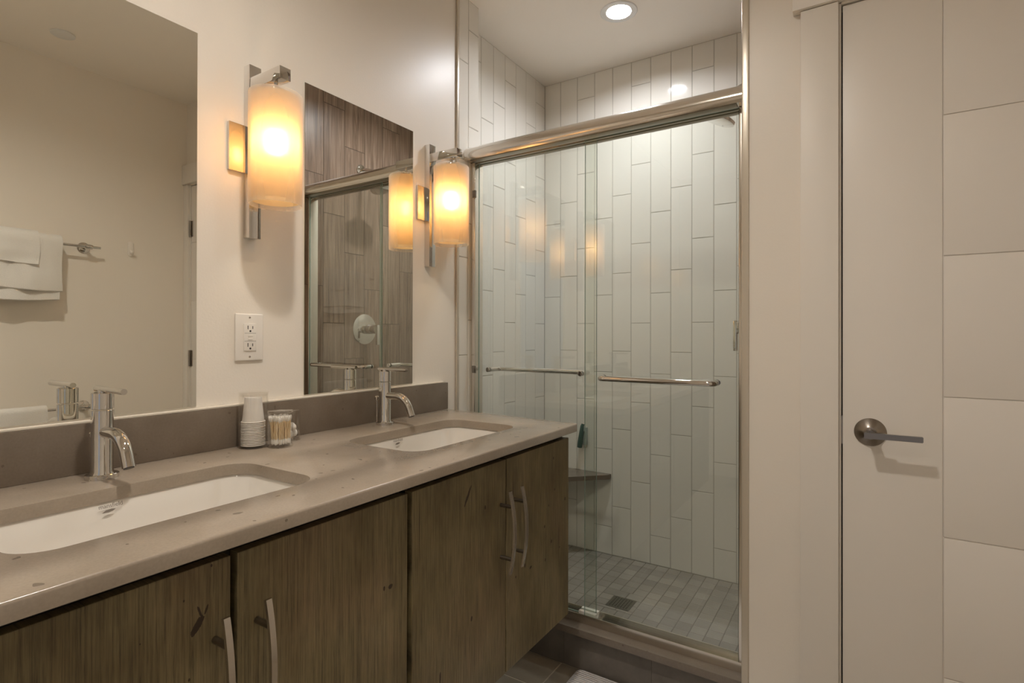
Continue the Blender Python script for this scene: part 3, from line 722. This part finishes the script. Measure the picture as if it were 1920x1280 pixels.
# ------------------------------------------------------------------ outlet
t = thing('power_outlet', 'white duplex outlet with reset buttons on the wall between the mirrors', 'outlet', (0, 0.787, 1.123))
oy, oz = 0.787, 1.123
bm = B(); box(bm, 0.0002, 0.0055, oy-0.0365, oy+0.0365, oz-0.0585, oz+0.0585, 0.0035, 3); link('cover_plate', bm, M['plastic'], t)
bm = B(); box(bm, 0.0050, 0.0078, oy-0.0165, oy+0.0165, oz-0.0335, oz+0.0335, 0.0008)
rec = link('receptacle', bm, M['plastic'], t)
for s in (-1, 1):
    bm = B(); zc = oz + s*0.0215
    box(bm, 0.0076, 0.0081, oy-0.0072, oy-0.0053, zc-0.002, zc+0.007); box(bm, 0.0076, 0.0081, oy+0.0053, oy+0.0072, zc-0.001, zc+0.006)
    lathe(bm, [(0, 0.0005), (0.0024, 0.0005), (0.0024, 0), (0, 0)], (0.0076, oy, zc-0.0065), (1, 0, 0), 16)
    link('socket_slots', bm, M['black'], rec)['label'] = 'dark plug slots'
for k, zc in enumerate((oz-0.0042, oz+0.0042)):
    bm = B(); box(bm, 0.0076, 0.0088, oy-0.0065, oy+0.0065, zc-0.0030, zc+0.0030, 0.0004); link('button', bm, M['plastic'], rec)
bm = B(); box(bm, 0.0075, 0.0079, oy-0.015, oy+0.015, oz+0.0092, oz+0.0100); box(bm, 0.0075, 0.0079, oy-0.015, oy+0.015, oz-0.0100, oz-0.0092); link('seam', bm, M['ink'], rec)
for s in (-1, 1):
    bm = B(); lathe(bm, [(0, 0.0012), (0.002, 0.0010), (0.0028, 0), (0, 0)], (0.0054, oy, oz+s*0.0485), (1, 0, 0), 16); link('screw', bm, M['satin'], t)

# ------------------------------------------------------------------ toiletries on the counter
def jar(x, y, r, h, label, name, wall=0.002, knob=True):
    t = thing(name, label, 'jar', (x, y, ZT))
    bm = B(); lathe(bm, [(0, 0.0003), (r, 0.0003), (r, h), (r-wall, h), (r-wall, 0.005), (0, 0.005)], (x, y, ZT), (0, 0, 1), 48); link('body', bm, M['acrylic'], t)
    bm = B(); prof = [(0, h-0.006), (r-wall-0.0008, h-0.006), (r-wall-0.0008, h+0.0003), (r+0.0004, h+0.0003), (r+0.0004, h+0.0035), (r-0.003, h+0.005), (0.008, h+0.005)]
    prof += [(0.005, h+0.008), (0.006, h+0.010), (0, h+0.011)] if knob else [(0, h+0.005)]
    lathe(bm, prof, (x, y, ZT), (0, 0, 1), 48); link('lid', bm, M['acrylic'], t)
    return t
jar(0.0565, 0.766, 0.0330, 0.128, 'tall clear acrylic canister holding the stack of paper cups', 'cup_canister', knob=False)
jar(0.105, 0.8045, 0.0285, 0.082, 'short clear jar packed with cotton swabs on the counter', 'swab_jar', knob=False)
jar(0.053, 0.868, 0.0240, 0.072, 'small clear jar with a few cotton balls behind the swab jar', 'cotton_jar', knob=False)
# paper cups, upside down, nested
def cup_bm():
    bm = B(); h = 0.059
    lathe(bm, [(0.0262, 0.0), (0.0272, 0.0011), (0.0262, 0.0022), (0.0244, 0.0024), (0.0185, h), (0.0178, h), (0.0176, h-0.003), (0, h-0.003), (0, h-0.0036), (0.0172, h-0.0036), (0.0238, 0.001), (0.0245, 0.0)], (0, 0, 0), (0, 0, 1), 40)
    return bm
cx_, cy_ = 0.0575, 0.7640
cup0 = link('paper_cup', cup_bm(), M['paper'], loc=(0, 0, 0)); cup0.location = (cx_, cy_, ZT+0.0056)
tag(cup0, 'white paper cup stacked upside down in the clear canister', 'paper cup', 'paper cups nested in the canister')
NC = 15
for k in range(1, NC):
    c = cup0.copy(); C.objects.link(c); c.location = (cx_+random.uniform(-.0003, .0003), cy_+random.uniform(-.0003, .0003), ZT+0.0056+0.0039*k)
ORD = ['lowest', 'second', 'third', 'fourth', 'fifth', 'sixth', 'seventh', 'eighth', 'ninth', 'tenth', 'eleventh', 'twelfth', 'thirteenth', 'fourteenth']
cups = sorted([o for o in C.objects if o.name.startswith('paper_cup')], key=lambda o: o.location.z)
for o, w_ in zip(cups, ORD): o['label'] = 'upside-down white paper cup, %s rim up from the canister base' % w_
cups[0]['label'] = 'white paper cup at the very bottom of the upside-down stack'
cups[-1]['label'] = 'topmost white paper cup of the upside-down stack, its whole side showing'
# cotton swabs
bm = B(); L_ = 0.068
tube(bm, [(0, 0, 0.006), (0, 0, L_-0.006)], 0.00105, 8, mi=0)
for a, s in ((0, 1), (L_, -1)):
    lathe(bm, [(0, 0), (0.0016, 0.0009), (0.0024, 0.004), (0.0022, 0.008), (0.0012, 0.0125), (0, 0.013)], (0, 0, a), (0, 0, s), 10, mi=1)
sw = link('cotton_swab', bm, [M['birch'], M['cotton']], loc=(0, 0, 0))
tag(sw, 'cotton swab with a pale wooden stick standing in the short clear jar', 'cotton swab', 'cotton swabs in the jar')
sx_, sy_ = 0.105, 0.8045; first = True; placed = 0; pos = []
while placed < 70:
    a = random.uniform(0, 2*PI); r = 0.0212*math.sqrt(random.uniform(0.10 if placed < 45 else 0, 1))
    x, y = r*math.cos(a), r*math.sin(a)
    if any((x-p)**2+(y-q)**2 < 0.0033**2 for p, q in pos) and random.random() < 0.97: continue
    pos.append((x, y)); s = sw if first else sw.copy()
    if not first: C.objects.link(s)
    tx, ty = random.gauss(0, 0.13), random.gauss(0, 0.13)
    ex_, ey_ = x+math.sin(ty)*L_, y-math.sin(tx)*L_
    while math.hypot(ex_, ey_) > 0.0232: tx *= 0.8; ty *= 0.8; ex_, ey_ = x+math.sin(ty)*L_, y-math.sin(tx)*L_
    s.location = (sx_+x, sy_+y, ZT+0.0055+random.uniform(0, 0.003)); s.rotation_euler = (tx, ty, random.uniform(0, 6)); first = False; placed += 1
# cotton balls
def ball(x, y, z, r, first=None):
    bm = B(); bmesh.ops.create_icosphere(bm, subdivisions=3, radius=r)
    for v in bm.verts: v.co *= 1+0.10*math.sin(v.co.x*400+z*900)*math.cos(v.co.y*350)*1.0+random.uniform(-.015, .015)
    for v in bm.verts: v.co += Vector((x, y, z))
    o = link('cotton_ball', bm, M['cotton'], loc=(x, y, z), smooth=180)
    return o
for i, (dx, dy, dz, r, lab) in enumerate(((0.006, -0.009, 0.0165, 0.0110, 'white cotton ball lying low at the left of the small jar'), (-0.004, 0.0115, 0.0160, 0.0105, 'white cotton ball lying low at the back of the small jar'),
                               (0.004, 0.001, 0.0330, 0.0115, 'topmost white cotton ball in the small jar'))):
    tag(ball(0.053+dx*0.9, 0.868+dy*0.9, ZT+dz, r), lab, 'cotton ball', 'cotton balls in the small jar')

# ------------------------------------------------------------------ shower door frame
t = thing('shower_door_frame', 'bright metal frame of the shower opening with a rounded header rail', 'shower frame', (0.5, 1.72, 0.15))
ZJ = 1.7960
bm = B()
pr = [(1.660, 1.7905), (1.6545, 1.7975), (1.652, 1.807), (1.6535, 1.8185), (1.659, 1.830), (1.6685, 1.8395), (1.681, 1.8462), (1.696, 1.8498), (1.715, 1.8505), (1.735, 1.8465), (1.7475, 1.839), (1.7525, 1.828), (1.7525, 1.7905)]
pr = [(a, b+0.006) for a, b in pr]
prism(bm, pr, 0, 0.0005, 1.0070)
hd = link('header', bm, M['rail'], t, smooth=32)
bm = B()
for ya, yb in ((1.664, 1.694), (1.7065, 1.7160), (1.7285, 1.748)): box(bm, 0.026, 0.979, ya, yb, 1.7940, 1.7965, 0.0006)
M['rail_dark'] = simple('olive_anodised', (0.30, 0.27, 0.21), 0.35, 1.0)
link('roller_channel', bm, M['rail_dark'], hd)['label'] = 'dark channel under the header'
for x0, x1 in ((0.0008, 0.0245), (0.9805, 1.0072)):
    bm = B(); box(bm, x0, x1, 1.6950, 1.7485, 0.1535, ZJ, 0.0022, 3)
    j = link('jamb', bm, M['rail'], t)
    xm = x1-0.001 if x0 < 0.5 else x0+0.001
    for z in (1.672, 0.997):
        bm = B(); d = 0.0085 if x0 < 0.5 else -0.0085
        xa, xb = sorted((xm, xm+d)); box(bm, xa-0.006, xb, 1.6870, 1.6955, z-0.014, z+0.014, 0.0012); box(bm, xa-0.004, xb-0.002, 1.685, 1.6875, z-0.008, z+0.008, 0.001)
        if x0 < 0.5: link('bumper', bm, M['nickel'], j)
        else: bm.free()
bm = B()
prism(bm, [(1.6930, 0.1502), (1.7500, 0.1502), (1.7500, 0.1780), (1.7460, 0.1780), (1.7455, 0.1640), (1.6965, 0.1640), (1.6960, 0.1795), (1.6930, 0.1795)], 0, 0.0010, 1.0070, bev=0.0006)
link('bottom_track', bm, M['rail'], t, smooth=25)
bm = B(); box(bm, 0.463, 0.526, 1.7045, 1.7180, 0.165, 0.1850, 0.002); box(bm, 0.463, 0.526, 1.7270, 1.7400, 0.165, 0.1850, 0.002); box(bm, 0.463, 0.526, 1.7045, 1.7400, 0.1645, 0.1700)
link('door_guide', bm, M['plastic'], t)['label'] = 'white plastic door guide'

def glass_door(x0, x1, yc, label, bar):
    t = thing('sliding_glass_door', label, 'shower door', ((x0+x1)/2, yc, 0.17), 'sliding shower doors')
    bm = B(); h2 = 0.003; z0, z1 = 0.1705, 1.7960
    box(bm, x0, x1, yc-h2, yc+h2, z0, z1, 0, mi=1)
    for f in bm.faces:
        f.normal_update()
        if abs(f.normal.y) > 0.9: f.material_index = 0
    link('glass_pane', bm, [M['glass'], M['glass_edge']], t, smooth=None)
    xa, xb, zz, out, yb = bar      # out: -1 towards the room, +1 towards the shower
    r = 0.0088; yy = yb; bm = B()
    q = yc + out*0.003; R = 0.018; s = out
    pts = [(xa, q, zz), (xa, yy-s*R, zz)] + [(xa+R*(1-math.cos(a)), yy-s*R+s*R*math.sin(a), zz) for a in [PI/2*i/8 for i in range(1, 9)]]
    pts += [(xb-R*(1-math.cos(a)), yy-s*R+s*R*math.sin(a), zz) for a in [PI/2*i/8 for i in range(8, 0, -1)]] + [(xb, yy-s*R, zz), (xb, q, zz)]
    tube(bm, pts, r, 24)
    hb = link('towel_bar', bm, M['chrome'], t)
    for xx in (xa, xb):
        bm = B(); lathe(bm, [(0, 0), (0.0092, 0), (0.0092, 0.0045), (0.0080, 0.0058), (0, 0.0058)], (xx, yc-out*0.003, zz), (0, -out, 0), 24)
        box(bm, xx-0.0010, xx+0.0010, *sorted((yc-out*0.0088, yc-out*0.0086)), zz-0.006, zz+0.006)
        link('screw_cap', bm, M['chrome'], hb)
glass_door(0.488, 0.9795, 1.7003, 'outer sliding glass panel on the doorway side, its chrome bar towards the room', (0.556, 0.918, 0.988, -1, 1.658))
glass_door(0.0250, 0.5210, 1.7223, 'inner sliding glass panel beside the countertop, its chrome bar inside the shower', (0.072, 0.462, 0.996, 1, 1.790))

# ------------------------------------------------------------------ inside the shower
bm = B()
prism(bm, [(XS+0.0015, YB-0.002), (XS+0.0015, 2.125), (XS+0.012, 2.115), (0.252, 2.455), (0.262, 2.468), (0.262, YB-0.002)], 2, 0.436, 0.458, bev=0.0012)
tag(link('corner_shelf', bm, M['shaded_quartz'], loc=(XS, YB, 0.45), smooth=25), 'stone foot shelf across the left corner of the shower', 'corner shelf')  # its dark tone is shade put into the stone colour
# squeegee hanging on the back wall
t = thing('shower_squeegee', 'small teal squeegee hanging on the shower back wall above the corner shelf', 'squeegee', (0.115, YB-0.02, 0.63))
bm = B(); tube(bm, [(0.127, YB-0.034, 0.692), (0.124, YB-0.036, 0.68), (0.112, YB-0.034, 0.60), (0.108, YB-0.032, 0.575)], [0.0075, 0.0095, 0.0135, 0.0125], 14); link('handle', bm, M['teal'], t)
bm = B(); box(bm, 0.119, 0.139, YB-0.0225, YB-0.001, 0.585, 0.672, 0.004)
M['pale'] = simple('pale_plastic', (0.42, 0.46, 0.42), 0.3); link('holder', bm, M['pale'], t)
bm = B(); box(bm, 0.112, 0.132, YB-0.034, YB-0.018, 0.655, 0.668, 0.003); link('hook', bm, M['pale'], t)
# drain
t = thing('floor_drain', 'square metal drain grate in the shower floor', 'drain', (DRX, DRY, ZS))
bm = B(); s = DR-0.001
M['drain'] = simple('drain_metal', (0.24, 0.23, 0.19), 0.4, 0.9)
hole = 0.0028; nH = 7; step = 2*(s-0.007)/nH
xsn = [-s]; 
for i in range(nH): c0 = -s+0.007+step*(i+0.5); xsn += [c0-hole, c0+hole]
xsn.append(s)
for i in range(len(xsn)-1):
    for j in range(len(xsn)-1):
        if i % 2 == 1 and j % 2 == 1: continue
        vs = [bm.verts.new((DRX+a, DRY+b, ZS+0.0006)) for a, b in ((xsn[i], xsn[j]), (xsn[i+1], xsn[j]), (xsn[i+1], xsn[j+1]), (xsn[i], xsn[j+1]))]; bm.faces.new(vs)
bmesh.ops.remove_doubles(bm, verts=bm.verts, dist=1e-6)
g = bmesh.ops.extrude_face_region(bm, geom=list(bm.faces))
for v in [e for e in g['geom'] if isinstance(e, bmesh.types.BMVert)]: v.co.z -= 0.0012
link('grate', bm, M['drain'], t, smooth=None)
bm = B(); box(bm, DRX-s, DRX+s, DRY-s, DRY+s, ZS-0.0011, ZS-0.0008); link('well', bm, M['dark'], t, smooth=None)
# shower valve on the wood-look wall
vy, vz = 2.073, 1.159
t = thing('shower_valve', 'round chrome shower valve on the brown plank wall of the shower', 'shower valve', (XO, vy, vz))
bm = B(); lathe(bm, [(0, 0), (0.082, 0.0), (0.082, 0.003), (0.079, 0.005), (0, 0.006)], (XO, vy, vz), (-1, 0, 0), 56); link('plate', bm, M['chrome'], t)
bm = B(); lathe(bm, [(0, 0.004), (0.026, 0.004), (0.026, 0.062), (0.0245, 0.064), (0, 0.064)], (XO, vy, vz), (-1, 0, 0), 36); link('hub', bm, M['chrome'], t)
bm = B(); lathe(bm, [(0, 0.064), (0.024, 0.064), (0.024, 0.098), (0, 0.098)], (XO, vy, vz), (-1, 0, 0), 36)
box(bm, XO-0.112, XO-0.098, vy-0.012, vy+0.012, vz-0.085, vz+0.024, 0.004); link('lever', bm, M['chrome'], t)
# shower head
t = thing('overhead_shower', 'round chrome shower head on an arm from the brown plank wall', 'shower head', (XO, 2.05, 2.02))
bm = B(); lathe(bm, [(0, 0), (0.030, 0), (0.030, 0.004), (0.022, 0.010), (0, 0.010)], (XO, 2.045, 2.020), (-1, 0, 0), 32); link('flange', bm, M['chrome'], t)
bm = B(); tube(bm, [(XO-0.004, 2.045, 2.020), (XO-0.05, 2.045, 2.016), (XO-0.10, 2.045, 1.998), (XO-0.135, 2.045, 1.965), (XO-0.148, 2.045, 1.940)], 0.0085, 16); link('arm', bm, M['chrome'], t)
bm = B(); lathe(bm, [(0, -0.002), (0.013, 0.0), (0.016, 0.012), (0.022, 0.020), (0.060, 0.030), (0.066, 0.034), (0.066, 0.044), (0.060, 0.047), (0, 0.047)], (XO-0.146, 2.045, 1.944), Vector((-0.45, 0, -0.9)), 40); link('head', bm, M['chrome'], t)

# ------------------------------------------------------------------ towel bars on the opposite wall
def towel_rail(y0, y1, ym, z, label):
    t = thing('towel_bar', label, 'towel bar', (W, (y0+y1)/2, z), 'chrome towel bars on the right wall')
    bx = W-0.062
    bm = B(); tube(bm, [(bx, y0, z), (bx, y1, z)], 0.0060, 18); link('rail', bm, M['chrome'], t)
    for y in (y0+0.048, ym):
        bm = B(); tube(bm, [(W-0.004, y, z), (bx-0.004, y, z)], 0.0085, 18)
        lathe(bm, [(0, 0), (0.027, 0), (0.027, 0.003), (0.020, 0.010), (0.0085, 0.012), (0, 0.012)], (W, y, z), (-1, 0, 0), 30)
        lathe(bm, [(0, -0.014), (0.011, -0.014), (0.0125, 0.0), (0.011, 0.014), (0, 0.014)], (bx, y, z), (0, 1, 0), 20)
        link('post', bm, M['chrome'], t)
    return bx
bx = towel_rail(0.45, 1.166, 1.118, 1.552, 'upper chrome towel bar holding the folded white towels')
towel_rail(0.45, 1.166, 1.118, 0.778, 'lower chrome towel bar just above basin height')
def towel(y0, y1, z, front, back, th, label, name='bath_towel', seed=0, r0=0.0065, layers=1, sag=0.0):
    """cloth folded over the bar at x = bx, height z; front = drop towards the room"""
    random.seed(100+seed); bm = B(); NY = 56; rings = []
    ro = r0 + th
    prof = []
    for i in range(13): prof.append((-1, -front + front*i/12))
    arc = [PI*i/10 for i in range(1, 10)]
    for a in arc: prof.append(('a', a))
    for i in range(13): prof.append((1, -back*i/12))
    ph = [random.uniform(0, 6) for _ in range(6)]
    for j in range(NY+1):
        y = y0 + (y1-y0)*j/NY; ring = []
        e = abs(2*j/NY-1)
        for side in (0, 1):
            seq = prof if side == 0 else list(reversed(prof))
            rr = ro if side == 0 else r0
            for p in seq:
                if p[0] == 'a': x = bx - rr*math.cos(p[1]); zz = z + rr*math.sin(p[1]); d = 0
                else: x = bx + p[0]*rr; zz = z + p[1]; d = -p[1]/max(front, 0.01)
                wv = 0.0045*math.sin(y*31+ph[0]+d*1.2) + 0.0025*math.sin(y*67+ph[1]-d*2) + 0.002*math.sin(d*9+ph[2]+y*10)
                x += (wv*min(1, d*1.6)) * (1 if p[0] != 1 else 0.4)
                if p[0] != 'a': zz += d*(0.006*math.sin(y*14+ph[3]) - sag*(y-y0)/(y1-y0)*0)
                yy = y + d*0.006*math.sin(ph[4]+d*3)*(1 if j > NY/2 else -1)
                ring.append((x, yy, zz))
        rings.append(ring)
    skin(bm, rings, True, True)
    o = link(name, bm, M['terry'], loc=(bx, (y0+y1)/2, z), smooth=70)
    for f in o.data.polygons: f.use_smooth = True
    md = o.modifiers.new('puff', 'BEVEL'); md.width = min(0.004, th*0.45); md.segments = 3; md.limit_method = 'ANGLE'; md.angle_limit = math.radians(60)
    return o
a = towel(0.515, 1.000, 1.552, 0.268, 0.25, 0.020, '', 'bath_towel', 1)
tag(a, 'thick folded white bath towel over the upper towel bar', 'towel', 'white towels on the towel bars')
b = towel(0.530, 1.006, 1.552, 0.222, 0.20, 0.012, '', 'bath_towel', 2, r0=0.0275)
tag(b, 'middle white bath towel on the upper bar, lying over the thick one', 'towel', 'white towels on the towel bars')
c = towel(0.600, 0.917, 1.552, 0.105, 0.11, 0.007, '', 'hand_towel', 3, r0=0.0405)
tag(c, 'small white hand towel on top of the bath towels', 'towel', 'white towels on the towel bars')
d = towel(0.530, 0.955, 0.778, 0.30, 0.28, 0.018, '', 'bath_towel', 4)
tag(d, 'folded white bath towel over the lower towel bar', 'towel', 'white towels on the towel bars')
random.seed(9)
# adhesive hook
t = thing('adhesive_hook', 'small white oval adhesive hook on the right wall beside the towel bar', 'hook', (W, 1.322, 1.57))
bm = B(); R_ = [(a, b) for a, b in rrect(1.322-0.0135, 1.322+0.0135, 1.535, 1.612, 0.0133, 8)]
skin(bm, [[(W-0.0002, a, b) for a, b in R_], [(W-0.006, a, b) for a, b in R_], [(W-0.0085, 1.322+(a-1.322)*0.8, 1.5735+(b-1.5735)*0.92) for a, b in R_]], True, True); link('pad', bm, M['plastic'], t, smooth=50)
bm = B(); tube(bm, [(W-0.008, 1.322, 1.566), (W-0.014, 1.322, 1.553), (W-0.022, 1.322, 1.549), (W-0.029, 1.322, 1.554), (W-0.031, 1.322, 1.564)], [0.0055, 0.0052, 0.005, 0.005, 0.0045], 14); link('prong', bm, M['plastic'], t)

# ------------------------------------------------------------------ bath mat
bm = B(); x0, x1, y0, y1 = 0.478, 1.10, 1.17, 1.672
pr = rrect(x0, x1, y0, y1, 0.022, 6)
lay_ = []
for ins, z in ((0.002, 0.0006), (0.0, 0.004), (0.002, 0.0085), (0.006, 0.0105)):
    cx, cy = (x0+x1)/2, (y0+y1)/2
    lay_.append([(cx+(a-cx)*(1-ins/(x1-cx)), cy+(b-cy)*(1-ins/(y1-cy)), z) for a, b in pr])
skin(bm, lay_, True, True)
tag(link('bath_mat', bm, M['mat'], loc=(0.79, 1.42, 0), smooth=60), 'white quilted bath mat on the floor against the shower curb', 'bath mat')
